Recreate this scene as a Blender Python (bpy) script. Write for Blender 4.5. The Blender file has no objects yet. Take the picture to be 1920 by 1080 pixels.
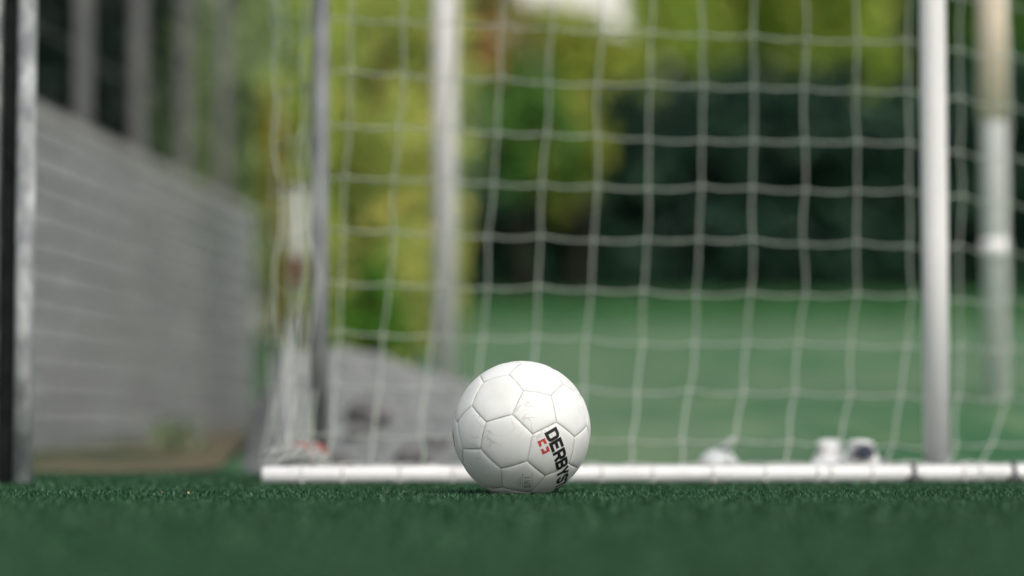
import bpy, math, random
import numpy as np
from mathutils import Vector, Matrix, Quaternion
random.seed(7); rng = np.random.default_rng(11)
S = bpy.context.scene
COL = S.collection
# ------------------------------------------------------------------ camera
FPX = 4533.0; HORIZON = 800.0; CAMH = 0.115
PITCH = math.atan((HORIZON - 540) / FPX)
cam_d = bpy.data.cameras.new('camera'); cam = bpy.data.objects.new('camera', cam_d); COL.objects.link(cam)
cam.location = (0, 0, CAMH); cam.rotation_euler = (math.pi / 2 + PITCH, 0, 0)
cam_d.sensor_width = 36; cam_d.lens = FPX * 36 / 1920
cam_d.clip_start = 0.05; cam_d.clip_end = 2000
cam_d.dof.use_dof = True; cam_d.dof.focus_distance = 3.79; cam_d.dof.aperture_fstop = 1.28
cam_d.dof.aperture_blades = 0
S.camera = cam
# ------------------------------------------------------------------ sky, sun, exposure
SUN_EL, SUN_AZ = math.radians(52), math.radians(150)     # azimuth clockwise from +Y (the view direction)
w = bpy.data.worlds.new('World'); S.world = w; w.use_nodes = True
wn = w.node_tree.nodes; wl = w.node_tree.links
sky = wn.new('ShaderNodeTexSky'); sky.sky_type = 'NISHITA'; sky.sun_disc = False
sky.sun_elevation = SUN_EL; sky.sun_rotation = SUN_AZ
sky.air_density = 1.0; sky.dust_density = 9.0; sky.ozone_density = 1.0
hs = wn.new('ShaderNodeHueSaturation'); hs.inputs['Saturation'].default_value = .8      # a thin bright overcast
wl.new(sky.outputs[0], hs.inputs['Color'])
# pale evening haze low over the whole horizon, the same all the way round
wtc = wn.new('ShaderNodeTexCoord'); wsx = wn.new('ShaderNodeSeparateXYZ'); wmr = wn.new('ShaderNodeMapRange'); wmx = wn.new('ShaderNodeMix'); wmx.data_type = 'RGBA'
wmr.interpolation_type = 'SMOOTHSTEP'; wmr.inputs[1].default_value = .15; wmr.inputs[2].default_value = .42; wmr.inputs[3].default_value = .9; wmr.inputs[4].default_value = 0
wl.new(wtc.outputs['Generated'], wsx.inputs[0]); wl.new(wsx.outputs['Z'], wmr.inputs[0]); wl.new(wmr.outputs[0], wmx.inputs['Factor'])
wl.new(hs.outputs[0], wmx.inputs['A']); wmx.inputs['B'].default_value = (8.7, 8.35, 7.6, 1); wl.new(wmx.outputs['Result'], wn['Background'].inputs[0]); wn['Background'].inputs[1].default_value = 0.15
sd = bpy.data.lights.new('sun', 'SUN'); sd.energy = 1.1; sd.angle = math.radians(50); sd.color = (1, .99, .97)
so = bpy.data.objects.new('sun', sd); COL.objects.link(so)
sv = Vector((math.sin(SUN_AZ) * math.cos(SUN_EL), math.cos(SUN_AZ) * math.cos(SUN_EL), math.sin(SUN_EL)))
so.rotation_euler = sv.to_track_quat('Z', 'Y').to_euler(); so.location = (3, -3, 6)
S.view_settings.view_transform = 'Standard'; S.view_settings.look = 'None'
S.view_settings.exposure = -0.22; S.view_settings.gamma = 1; S.view_settings.use_curve_mapping = False
S.cycles.max_bounces = 6; S.cycles.transparent_max_bounces = 8

# ------------------------------------------------------------------ helpers
def at(px, py, Y):
    u = (px - 960) / FPX; v = (540 - py) / FPX
    dy = math.cos(PITCH) - math.sin(PITCH) * v; dz = math.sin(PITCH) + math.cos(PITCH) * v
    k = Y / dy
    return Vector((u * k, Y, CAMH + dz * k))

def srgb(r, g, b):
    f = lambda c: (c / 255 / 12.92 if c / 255 <= .04045 else ((c / 255 + .055) / 1.055) ** 2.4)
    return (f(r), f(g), f(b), 1)

def mat(name, c1, c2=None, scale=8.0, rough=.7, bump=0.0, bscale=60.0, metallic=0.0, detail=6, spec=.5, stretch=None, per_obj=0.0, thr=(.35, .65)):
    m = bpy.data.materials.new(name); m.use_nodes = True
    n = m.node_tree.nodes; l = m.node_tree.links; b = n['Principled BSDF']
    b.inputs['Roughness'].default_value = rough; b.inputs['Metallic'].default_value = metallic
    b.inputs['Specular IOR Level'].default_value = spec
    tc = n.new('ShaderNodeTexCoord'); vec = tc.outputs['Object']
    if stretch:
        mp = n.new('ShaderNodeMapping'); mp.inputs['Scale'].default_value = stretch
        l.new(vec, mp.inputs[0]); vec = mp.outputs[0]
    out = None
    if c2 is None:
        rgb = n.new('ShaderNodeRGB'); rgb.outputs[0].default_value = c1; out = rgb.outputs[0]
    else:
        t = n.new('ShaderNodeTexNoise'); t.inputs['Scale'].default_value = scale; t.inputs['Detail'].default_value = detail
        r = n.new('ShaderNodeValToRGB'); r.color_ramp.elements[0].color = c1; r.color_ramp.elements[1].color = c2
        r.color_ramp.elements[0].position = thr[0]; r.color_ramp.elements[1].position = thr[1]
        l.new(vec, t.inputs['Vector']); l.new(t.outputs[0], r.inputs[0]); out = r.outputs[0]
    if per_obj:
        oi = n.new('ShaderNodeObjectInfo'); hv = n.new('ShaderNodeHueSaturation')
        mr = n.new('ShaderNodeMapRange'); mr.inputs[3].default_value = 1 - per_obj; mr.inputs[4].default_value = 1 + per_obj
        l.new(oi.outputs['Random'], mr.inputs[0]); l.new(mr.outputs[0], hv.inputs['Value']); l.new(out, hv.inputs['Color']); out = hv.outputs[0]
    l.new(out, b.inputs['Base Color'])
    if bump:
        t2 = n.new('ShaderNodeTexNoise'); t2.inputs['Scale'].default_value = bscale; t2.inputs['Detail'].default_value = 5
        bp = n.new('ShaderNodeBump'); bp.inputs['Strength'].default_value = bump; bp.inputs['Distance'].default_value = .01
        l.new(vec, t2.inputs['Vector']); l.new(t2.outputs[0], bp.inputs['Height']); l.new(bp.outputs[0], b.inputs['Normal'])
    return m

def leafmat(name, cols, trans=.35, rough=.55, spec=.22):
    m = bpy.data.materials.new(name); m.use_nodes = True
    n = m.node_tree.nodes; l = m.node_tree.links; b = n['Principled BSDF']; b.inputs['Roughness'].default_value = rough; b.inputs['Specular IOR Level'].default_value = spec
    g = n.new('ShaderNodeNewGeometry'); r = n.new('ShaderNodeValToRGB')
    el = r.color_ramp.elements
    el[0].position = 0; el[0].color = cols[0]; el[1].position = 1; el[1].color = cols[-1]
    for i, c in enumerate(cols[1:-1]):
        e = el.new((i + 1) / (len(cols) - 1)); e.color = c
    l.new(g.outputs['Random Per Island'], r.inputs[0]); l.new(r.outputs[0], b.inputs['Base Color'])
    t = n.new('ShaderNodeBsdfTranslucent'); l.new(r.outputs[0], t.inputs[0])
    mx = n.new('ShaderNodeMixShader'); mx.inputs[0].default_value = trans
    l.new(b.outputs[0], mx.inputs[1]); l.new(t.outputs[0], mx.inputs[2])
    l.new(mx.outputs[0], n['Material Output'].inputs[0])
    return m

class MB:
    def __init__(s): s.v = []; s.f = []
    def add(s, vs, fs):
        o = len(s.v); s.v += [tuple(v) for v in vs]; s.f += [tuple(i + o for i in f) for f in fs]
    def box(s, c, d, rot=None, bev=0.0):
        c = Vector(c); hx, hy, hz = d[0] / 2, d[1] / 2, d[2] / 2
        R = rot or Matrix.Identity(3)
        if bev <= 0:
            vs = [(x * hx, y * hy, z * hz) for z in (-1, 1) for y in (-1, 1) for x in (-1, 1)]
            fs = [(0, 2, 3, 1), (4, 5, 7, 6), (0, 1, 5, 4), (2, 6, 7, 3), (0, 4, 6, 2), (1, 3, 7, 5)]
        else:
            vs = []; fs = []
            rings = [(-hz, bev), (-hz + bev, 0), (hz - bev, 0), (hz, bev)]
            for z, i in rings:
                a, q = hx - i, hy - i
                vs += [(-a, -q, z), (a, -q, z), (a, q, z), (-a, q, z)]
            for k in range(3):
                for j in range(4):
                    fs.append((k * 4 + j, k * 4 + (j + 1) % 4, k * 4 + 4 + (j + 1) % 4, k * 4 + 4 + j))
            fs += [(3, 2, 1, 0), (12, 13, 14, 15)]
        s.add([R @ Vector(v) + c for v in vs], fs)
    def tube(s, pts, r, n=8, cap=True, closed=False):
        pts = [Vector(p) for p in pts]; N = len(pts)
        rr = r if isinstance(r, (list, tuple)) else [r] * N
        ref = None; rings = []
        for i, p in enumerate(pts):
            a = pts[i - 1] if (i > 0 or closed) else p
            b = pts[(i + 1) % N] if (i < N - 1 or closed) else p
            t = (b - a).normalized()
            if ref is None: ref = t.orthogonal().normalized()
            ref = (ref - t * ref.dot(t)).normalized(); bi = t.cross(ref)
            rings.append([p + (ref * math.cos(2 * math.pi * k / n) + bi * math.sin(2 * math.pi * k / n)) * rr[i] for k in range(n)])
        fs = []
        for i in range(N if closed else N - 1):
            j = (i + 1) % N
            for k in range(n): fs.append((i * n + k, i * n + (k + 1) % n, j * n + (k + 1) % n, j * n + k))
        vs = [v for r_ in rings for v in r_]
        if cap and not closed:
            fs.append(tuple(range(n))[::-1]); fs.append(tuple((N - 1) * n + k for k in range(n)))
        s.add(vs, fs)
    def blob(s, c, r, seg=8, ring=6, sq=(1, 1, 1), jit=0.0):
        c = Vector(c); vs = []; fs = []
        vs.append(c + Vector((0, 0, -r * sq[2])))
        for i in range(1, ring):
            th = math.pi * i / ring
            for k in range(seg):
                ph = 2 * math.pi * k / seg; q = r * (1 + random.uniform(-jit, jit))
                vs.append(c + Vector((math.sin(th) * math.cos(ph) * q * sq[0], math.sin(th) * math.sin(ph) * q * sq[1], -math.cos(th) * q * sq[2])))
        vs.append(c + Vector((0, 0, r * sq[2]))); top = len(vs) - 1
        for k in range(seg): fs.append((0, 1 + (k + 1) % seg, 1 + k)); fs.append((top, top - seg + k, top - seg + (k + 1) % seg))
        for i in range(ring - 2):
            for k in range(seg):
                a = 1 + i * seg
                fs.append((a + k, a + (k + 1) % seg, a + seg + (k + 1) % seg, a + seg + k))
        s.add(vs, fs)
    def build(s, name, m, parent=None, smooth=False, loc=None):
        me = bpy.data.meshes.new(name)
        off = Vector(loc) if loc is not None else Vector((0, 0, 0))
        me.from_pydata([tuple(Vector(v) - off) for v in s.v], [], s.f)
        if smooth: me.polygons.foreach_set('use_smooth', [True] * len(me.polygons))
        me.update()
        return link(name, me, m, parent, off)

def link(name, me, m=None, parent=None, loc=(0, 0, 0)):
    if m and not me.materials: me.materials.append(m)
    o = bpy.data.objects.new(name, me); COL.objects.link(o)
    o.location = loc
    if parent is not None:
        o.parent = parent
        o.location = Vector(loc) - world_loc(parent)
    return o
def world_loc(o):
    v = Vector(o.location)
    while o.parent: o = o.parent; v += Vector(o.location)
    return v
def empty(name, loc=(0, 0, 0)):
    o = bpy.data.objects.new(name, None); COL.objects.link(o); o.location = loc; o.empty_display_size = .05; return o
def tag(o, label=None, cat=None, group=None, kind=None):
    if label: o['label'] = label
    if cat: o['category'] = cat
    if group: o['group'] = group
    if kind: o['kind'] = kind
    return o
def np_mesh(name, V, F, m, smooth=False, parent=None, loc=(0, 0, 0)):
    """V (n,3), F (k,c) all faces the same size"""
    me = bpy.data.meshes.new(name); n = len(V); k, c = F.shape
    me.vertices.add(n); me.vertices.foreach_set('co', np.asarray(V, np.float32).ravel())
    me.loops.add(k * c); me.loops.foreach_set('vertex_index', F.astype(np.int32).ravel())
    me.polygons.add(k); me.polygons.foreach_set('loop_start', np.arange(0, k * c, c, dtype=np.int32))
    if smooth: me.polygons.foreach_set('use_smooth', np.ones(k, bool))
    me.update(); me.validate()
    return link(name, me, m, parent, loc)

# ------------------------------------------------------------------ terrain
def sst(a, b, x):
    t = np.clip((x - a) / (b - a), 0, 1); return t * t * (3 - 2 * t)
def lawn_z(X, Y):
    X = np.asarray(X, float); Y = np.asarray(Y, float)
    up = np.interp(Y, [0, 5.45, 6.2, 7.0, 9, 12, 24, 60, 400], [-.02, -.02, .07, .19, .31, .47, 1.30, 2.6, 4])
    left = sst(-1.0, -.35, X - .0 * Y)
    low = np.interp(Y, [0, 5.45, 6.4, 14, 24, 60, 400], [-.02, -.02, .0, .1, .9, 2.2, 4])
    return low + (up - low) * left
def bank_z(X, Y):
    X = np.asarray(X, float); Y = np.asarray(Y, float)
    crest = np.interp(X * 7 / Y, [-1.3, -.82, -.68, -.45, -.12, .08, .35], [-.14, -.05, .34, .345, .24, .16, -.06])
    prof = np.interp(Y, [5.25, 5.7, 6.3, 6.9, 7.3, 7.9, 8.6], [-.05, .18, .62, .96, 1.0, .8, .3])
    lump = .02 * np.sin(X * 23 + Y * 5) * np.sin(Y * 17 + X * 3) + .013 * np.sin(X * 51 + 1) * np.sin(Y * 43)
    return crest * prof + lump * np.clip(crest * prof * 12, 0, 1) - .01

M_turf = mat('artificial_turf', (.009, .044, .020, 1), (.017, .072, .033, 1), 40, .95, .6, 400, spec=.15)
M_fibre = leafmat('turf_fibre', spec=.06, cols=[(.006, .034, .015, 1), (.012, .055, .025, 1), (.020, .075, .035, 1), (.045, .12, .06, 1), (.20, .36, .24, 1)], trans=.15, rough=.8)
M_lawn = mat('lawn_grass', (.062, .14, .078, 1), (.125, .20, .125, 1), 1.3, .95, .5, 120, spec=.1)
def lawn_patches():
    n = M_lawn.node_tree.nodes; l = M_lawn.node_tree.links; b = n['Principled BSDF']; src = b.inputs['Base Color'].links[0].from_socket
    tc = n.new('ShaderNodeTexCoord')
    for sc, off, col, lo, hi, amt in [(.55, 3.3, (.15, .17, .10, 1), .55, .75, .35), (1.1, 9.1, (.035, .125, .055, 1), .44, .62, .7), (3.5, 4.7, (.14, .22, .12, 1), .50, .64, .65)]:
        mp = n.new('ShaderNodeMapping'); mp.inputs['Location'].default_value = (off, off, 0); mp.inputs['Scale'].default_value = (1, .55, 1)
        t = n.new('ShaderNodeTexNoise'); t.inputs['Scale'].default_value = sc; t.inputs['Detail'].default_value = 6
        r = n.new('ShaderNodeMapRange'); r.inputs[1].default_value = lo; r.inputs[2].default_value = hi; r.inputs[4].default_value = amt
        m = n.new('ShaderNodeMix'); m.data_type = 'RGBA'; m.inputs['B'].default_value = col
        l.new(tc.outputs['Object'], mp.inputs[0]); l.new(mp.outputs[0], t.inputs[0]); l.new(t.outputs[0], r.inputs[0]); l.new(r.outputs[0], m.inputs['Factor']); l.new(src, m.inputs['A']); src = m.outputs['Result']
    l.new(src, b.inputs['Base Color'])
lawn_patches()
M_gravel = mat('grey_gravel', (.15, .165, .168, 1), (.26, .28, .285, 1), 26, .95, 1.0, 90, spec=.2)
M_soil = mat('sandy_soil', (.022, .052, .030, 1), (.17, .145, .10, 1), 1.6, .95, .8, 70, spec=.1)

def sheet(name, x0, x1, y0, y1, nx, ny, fz, m, xs=None, ys=None):
    xs = np.linspace(x0, x1, nx) if xs is None else xs; ys = np.linspace(y0, y1, ny) if ys is None else ys
    nx, ny = len(xs), len(ys)
    X, Y = np.meshgrid(xs, ys); Z = fz(X, Y)
    V = np.stack([X, Y, Z], -1).reshape(-1, 3)
    i = (np.arange(ny - 1)[:, None] * nx + np.arange(nx - 1)[None]).ravel()
    F = np.stack([i, i + 1, i + nx + 1, i + nx], 1)
    return tag(np_mesh(name, V, F, m, True), kind='structure')
xs = np.concatenate([np.linspace(-300, -6, 20), np.linspace(-5, 8, 90), np.linspace(9, 300, 20)])
ys = np.concatenate([np.linspace(-200, 4, 12), np.linspace(5, 12, 60), np.linspace(12.5, 30, 30), np.linspace(35, 500, 15)])
sheet('lawn', 0, 0, 0, 0, 0, 0, lawn_z, M_lawn, xs, ys)
sheet('turf_ground', -14, 14, -8, 6.0, 2, 2, lambda X, Y: X * 0, M_turf)
sheet('soil_strip', -3.2, -.72, 5.9, 12.6, 30, 60, lambda X, Y: .006 + .015 * sst(5.9, 6.6, Y) + np.maximum(0, lawn_z(X, Y)) + .012 * np.sin(X * 9 + Y * 3) * np.sin(Y * 7) * sst(6, 6.6, Y), M_soil)
sheet('gravel_bank', -1.3, .35, 5.25, 8.6, 90, 120, bank_z, M_gravel)

# ------------------------------------------------------------------ sky-side vegetation helpers
def leaves(n, centre, radii, size, clumps, rngv, droop=0.0, shape='ellipsoid'):
    """leaf-sized quads gathered in clumps through a crown volume"""
    c = np.asarray(centre, float); R = np.asarray(radii, float)
    d = rngv.normal(size=(clumps, 3)); d /= np.linalg.norm(d, axis=1)[:, None]
    cc = d * (rngv.random((clumps, 1)) ** .45)
    if shape == 'cone':
        h = rngv.random(clumps) ** 1.4; a = rngv.random(clumps) * 6.283; rr = (1 - h * .92) * rngv.random(clumps) ** .4
        cc = np.stack([np.cos(a) * rr, np.sin(a) * rr, h * 2 - 1], 1)
    if shape == 'box':
        cc = rngv.uniform(-1, 1, (clumps, 3))
    cr = rngv.uniform(.10, .26, clumps)
    k = rngv.integers(0, clumps, n)
    p = cc[k] + rngv.normal(size=(n, 3)) * cr[k][:, None] * .55
    p = c + p * R
    a = rngv.normal(size=(n, 3)); a[:, 2] -= droop; a /= np.linalg.norm(a, axis=1)[:, None]
    b = np.cross(a, rngv.normal(size=(n, 3))); b /= np.linalg.norm(b, axis=1)[:, None]
    s = size * rngv.uniform(.6, 1.35, (n, 1))
    nrm = np.cross(a, b)
    V = np.stack([p - a * s * .6, p + b * s * .34 + nrm * s * .08, p + a * s * .6, p - b * s * .34 + nrm * s * .08], 1).reshape(-1, 3)
    F = np.arange(4 * n).reshape(-1, 4)
    return V, F
M_bark = mat('brown_bark', (.022, .02, .016, 1), (.055, .048, .038, 1), 6, .95, 1.0, 30, stretch=(1, 1, .25), spec=.1)
M_bark_o = mat('orange_bark', (.22, .12, .045, 1), (.36, .20, .08, 1), 5, .95, 1.0, 25, stretch=(1, 1, .3), spec=.1)
def limbs(base, top, r, n, spread, rv):
    mb = MB(); base = Vector(base); top = Vector(top); L = (top - base).length
    pts = [base.lerp(top, t) + Vector((rv.uniform(-.02, .02) * L, rv.uniform(-.02, .02) * L, 0)) * (1 if 0 < t < 1 else 0) for t in (0, .2, .4, .6, .8, 1)]
    mb.tube(pts, [r * 1.25, r, r * .85, r * .68, r * .45, r * .15], 9)
    for i in range(n):
        t = rv.uniform(.3, .9); p = base.lerp(top, t); a = rv.uniform(0, 6.28)
        e = p + Vector((math.cos(a) * spread[0], math.sin(a) * spread[1], rv.uniform(.15, .5) * L * .35)) * rv.uniform(.5, .9)
        mid = p.lerp(e, .5) + Vector((0, 0, -.04 * L))
        mb.tube([p, mid, e], [r * .4, r * .25, r * .08], 6)
    return mb
def tree(name, label, cat, base, height, crown, leaf_m, n, size, clumps, seed, group, trunk_r=.12, bark=None, shape='ellipsoid', droop=0.0, nl=10):
    rv = np.random.default_rng(seed); prv = random.Random(seed)
    root = empty(name, base); tag(root, label, cat, group)
    cx, cy, cz, rx, ry, rz = crown
    c = (base[0] + cx, base[1] + cy, base[2] + cz)
    V, F = leaves(n, c, (rx, ry, rz), size, clumps, rv, droop, shape)
    np_mesh('crown', V - np.array(base), F, leaf_m, False, root, base)
    limbs(base, (c[0], c[1], base[2] + height), trunk_r, nl, (rx * .8, ry * .8), prv).build('trunk', bark or M_bark, root, True, base)
    return root
def gz(X, Y): return float(lawn_z(X, Y))
def place(px, Y):
    X = (px - 960) / FPX * Y; return (X, Y, gz(X, Y) - .03)

L_dark = leafmat('dark_conifer_leaf', [(.010, .032, .026, 1), (.020, .058, .042, 1), (.04, .11, .055, 1)], .1)
L_shade = leafmat('blackish_green_leaf', [(.006, .014, .013, 1), (.011, .024, .02, 1), (.02, .04, .03, 1)], .05)
L_green = leafmat('green_leaf', [(.05, .16, .04, 1), (.10, .26, .05, 1), (.20, .36, .07, 1)], .4)
L_olive = leafmat('olive_leaf', [(.22, .32, .05, 1), (.38, .46, .08, 1), (.56, .56, .13, 1)], .45)
L_yellow = leafmat('autumn_leaf', [(.32, .46, .14, 1), (.46, .58, .17, 1), (.62, .68, .20, 1), (.70, .58, .18, 1)], .45)
L_lime = leafmat('lime_leaf', [(.26, .44, .08, 1), (.44, .58, .11, 1), (.60, .66, .16, 1)], .45)
L_gold = leafmat('golden_leaf', [(.26, .28, .03, 1), (.34, .35, .04, 1), (.42, .34, .06, 1)], .4)
L_grn2 = leafmat('muted_green_leaf', [(.14, .24, .13, 1), (.24, .36, .18, 1), (.38, .46, .22, 1)], .4)

G_h = 'dark evergreens behind the goal'
specs = [(905, 25.0, 3.2, 'dark evergreen directly behind the white post left of the ball'),
         (1090, 26.0, 3.25, 'dark evergreen standing under the bright gap of sky'),
         (1260, 24.5, 3.25, 'dark evergreen behind the middle of the net right of the ball'),
         (1430, 25.2, 3.6, 'dark evergreen halfway between the ball and the near white post'),
         (1600, 24.6, 3.3, 'dark evergreen just left of the near white post'),
         (1770, 25.4, 3.3, 'dark evergreen between the two white posts on the right'),
         (1950, 25.0, 3.6, 'dark evergreen at the right edge behind the far white post')]
for i, (px, Y, h, lab) in enumerate(specs):
    b = place(px, Y); top = h - 1.0
    tree('evergreen_tree', lab, 'tree', b, top * .97, (0, 0, top * .5, .85, .8, top * .44), L_dark, 4200, .16, 130, 100 + i, G_h, .1, nl=14, shape='box')
# farther backdrop trees that fill up to the frame's top and above
G_f = 'tall leafy trees beyond the evergreens'
far = [(640, 30, 8.0, L_lime, 'lime green tree rising behind the left end of the goal'),
       (800, 33, 7.5, L_grn2, 'muted green tree behind the white post left of the ball'),
       (1070, 31, 4.15, L_olive, 'olive green tree right under the bright sky gap'),
       (1300, 34, 8.4, L_lime, 'lime green tree just right of the bright sky gap'),
       (1400, 36, 9.0, L_green, 'deep green tall tree above the middle of the hedge'),
       (1570, 33, 7.6, L_lime, 'lime green tree above the hedge left of the near white post'),
       (1730, 35, 8.6, L_green, 'tall green tree behind the near white post'),
       (1905, 33, 8.0, L_green, 'tall green tree at the upper right corner')]
for i, (px, Y, h, lm, lab) in enumerate(far):
    b = place(px, Y)
    tree('leafy_tree', lab, 'tree', b, h * .8, (0, 0, h * .56, 1.05, 1.3, h * .45), lm, 5200, .22, 130, 200 + i, G_f, .16, nl=14)
L_copper = leafmat('copper_leaf', [(.14, .24, .05, 1), (.26, .28, .06, 1), (.42, .24, .07, 1)], .45)
b = place(940, 29); tree('orange_trunk_tree', 'tree with an orange brown trunk left of the bright sky gap', 'tree', b, 7.5, (-.12, .5, 4.6, .50, .5, 2.1), L_copper, 1700, .15, 50, 301, None, .15, M_bark_o, nl=6)
b = place(985, 21.5); tree('green_shrub', 'bright green shrub in front of the dark evergreens above the ball', 'shrub', b, 2.2, (-.02, 0, 1.72, .62, .5, .62), L_green, 1150, .12, 40, 302, None, .05, nl=12)
b = place(1095, 22.5); tree('yellow_green_shrub', 'yellow green shrub below the bright sky gap', 'shrub', b, 1.9, (-.1, 0, 1.55, .5, .45, .6), L_olive, 1100, .12, 30, 303, None, .05, nl=10)
b = place(690, 14.5); tree('autumn_tree', 'yellow green autumn tree behind the left part of the net', 'tree', b, 2.6, (.05, 0, 1.55, .62, .5, 1.5), L_yellow, 4200, .09, 80, 304, None, .06, droop=1.2, nl=16)
b = place(800, 17.5); tree('pale_green_shrub', 'pale green shrub just left of the far white post', 'shrub', b, 2.6, (0, 0, 1.5, .4, .4, 1.5), L_grn2, 2400, .10, 60, 305, None, .05, nl=12)
b = place(690, 11.2); tree('lime_bush', 'low bright lime green bush above the gravel bank', 'bush', b, .7, (0, 0, .38, .20, .2, .28), leafmat('vivid_leaf', [(.07, .22, .02, 1), (.10, .30, .03, 1), (.14, .32, .04, 1)], .4), 700, .05, 24, 306, None, .02, nl=8)
b = place(518, 9.4); tree('golden_sapling', 'slim golden leaved sapling at the end of the block wall', 'sapling', b, 1.5, (0, 0, 1.0, .07, .08, .62), L_gold, 1100, .035, 50, 307, None, .012, droop=1.5, nl=8)
b = place(572, 10.5); tree('slim_lime_tree', 'slim lime green tree behind the grey goal post', 'tree', b, 2.3, (0, 0, 1.65, .16, .2, .95), L_lime, 1600, .05, 50, 308, None, .02, droop=.8, nl=10)
# trees behind the wall
L_pale = leafmat('pale_green_leaf', [(.22, .34, .18, 1), (.34, .46, .24, 1), (.50, .56, .32, 1)], .45)
G_w = 'trees behind the block wall'
for i, (px, Y, h, lm, rx, lab) in enumerate([(95, 17, 4.2, L_shade, .55, 'dark tree behind the wall beside the galvanised pole'), (205, 18, 4.6, L_shade, .55, 'dark tree behind the second fence post'),
                                             (420, 20, 5.2, L_pale, .9, 'pale green tree behind the far end of the wall'), (300, 21, 5.0, L_pale, .6, 'pale green tree behind the middle of the fence'), (-40, 17, 4.4, L_shade, .6, 'dark tree at the left edge behind the pole'),
                                             (530, 24, 6.0, L_lime, .8, 'lime green tree between the wall and the goal')]):
    b = place(px, Y)
    tree('wall_side_tree', lab, 'tree', b, h * .9, (0, 0, h * .52, rx, .7, h * .5), lm, 3400, .13, 90, 400 + i, G_w, .09, nl=14)
# the wood that closes the view far behind
rv = np.random.default_rng(5)
V, F = leaves(9000, (0, 46, 3.2), (15, 2.0, 2.4), .5, 500, rv, shape='box')
tag(np_mesh('distant_wood', V, F, L_dark), kind='stuff')

# long grass at the foot of the evergreens, a weed at the foot of the wall
rv = np.random.default_rng(15); nb = 26000
gx = rv.uniform(-3, 9, nb); gy = 24.2 - 6.5 * rv.random(nb) ** 1.5; gzz = lawn_z(gx, gy); gh = rv.uniform(.06, .20, nb); ga = rv.uniform(0, 6.28, nb)
ln_ = rv.normal(0, .05, (nb, 2)); zz = np.zeros(nb)
Vg = np.stack([np.stack([gx - .012 * np.cos(ga), gy - .012 * np.sin(ga), gzz - .01], 1), np.stack([gx + .012 * np.cos(ga), gy + .012 * np.sin(ga), gzz - .01], 1), np.stack([gx + ln_[:, 0], gy + ln_[:, 1], gzz + gh], 1)], 1).reshape(-1, 3)
tag(np_mesh('long_grass', Vg, np.arange(3 * nb).reshape(-1, 3), leafmat('long_grass_blade', [(.03, .13, .05, 1), (.06, .20, .08, 1), (.13, .26, .10, 1)], .3)), kind='stuff')
b = (-1.07, 7.7, .0); tree('weed_plant', 'dark green weed at the foot of the block wall', 'plant', b, .16, (0, 0, .07, .10, .09, .08), L_grn2, 90, .03, 16, 309, None, .005, nl=6)
# ------------------------------------------------------------------ block wall and fence
M_block = mat('grey_concrete_block', (.248, .268, .275, 1), (.30, .322, .33, 1), 7, .92, .5, 60, per_obj=.09, spec=.15)
M_mortar = mat('mortar', (.38, .395, .40, 1), (.44, .455, .455, 1), 12, .95, .4, 80, spec=.1)
wx = lambda Y: -2.19 + .077 * Y
wdir = Vector((.077, 1, 0)).normalized(); wn_ = Vector((wdir.y, -wdir.x, 0))
wrot = Matrix((( wdir.x, -wn_.x, 0), (wdir.y, -wn_.y, 0), (0, 0, 1)))   # local x along the wall
Y0, Y1 = 6.0, 11.95
base = Vector((wx(Y0), Y0, 0)); Lw = (Y1 - Y0) / wdir.y
wall = empty('block_wall', base); tag(wall, 'grey concrete block wall running back along the left side', 'wall')
mb = MB(); mb.box(base + wdir * Lw / 2 - wn_ * .10 + Vector((0, 0, .565)), (Lw - .02, .172, 1.13), wrot); mb.build('mortar_core', M_mortar, wall, loc=base)
cs, bl = .0945, .36
bm_ = MB(); bm_.box((0, 0, 0), (bl - .012, .2, cs - .014), None, .004)
bme = bpy.data.meshes.new('brick'); bme.from_pydata(bm_.v, [], bm_.f); bme.materials.append(M_block)
q = wrot.to_quaternion()
for r in range(12):
    x = -(bl / 2) * (r % 2)
    while x < Lw:
        a, b2 = max(x, 0), min(x + bl, Lw)
        if b2 - a > .05:
            o = bpy.data.objects.new('brick', bme); COL.objects.link(o); o.parent = wall
            p = wdir * ((a + b2) / 2) - wn_ * (.10 + random.uniform(-.003, .003)) + Vector((0, 0, cs * (r + .5) - .0))
            o.location = p; o.rotation_mode = 'QUATERNION'; o.rotation_quaternion = q; o.scale = ((b2 - a) / bl, 1, 1)
        x += bl
M_cop = mat('pale_concrete', (.29, .30, .302, 1), (.35, .36, .36, 1), 5, .9, .4, 60, per_obj=.08, spec=.15)
for k in range(8):
    ln = Lw / 8; m_ = MB(); m_.box((0, 0, 0), (ln - .008, .204, .05), None, .006)
    p = base + wdir * (ln * (k + .5)) - wn_ * .10 + Vector((0, 0, 12 * cs + .026))
    o = m_.build('coping_stone', M_cop, wall, loc=(0, 0, 0)); o.location = p - base; o.rotation_mode = 'QUATERNION'; o.rotation_quaternion = q
M_fpost = mat('grey_painted_steel', (.11, .115, .118, 1), (.15, .155, .158, 1), 10, .6, .1, 50, spec=.4)
fence = empty('wall_fence', base + Vector((0, 0, 1.187))); tag(fence, 'grey metal fence of upright posts on top of the block wall', 'fence')
m_ = MB()
for k in range(-3, 6):
    Y = 8.96 + .89 * k
    if Y < 6.05 or Y > 12: continue
    p = Vector((wx(Y), Y, 1.187)) - wn_ * .10
    mm = MB(); mm.box(p + Vector((0, 0, .75)), (.05, .05, 1.5), wrot, .004); mm.box(p + Vector((0, 0, .006)), (.12, .12, .012), wrot); mm.box(p + Vector((0, 0, 1.51)), (.075, .075, .02), wrot, .004)
    mm.build('fence_post', M_fpost, fence, loc=base + Vector((0, 0, 1.187)))
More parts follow.
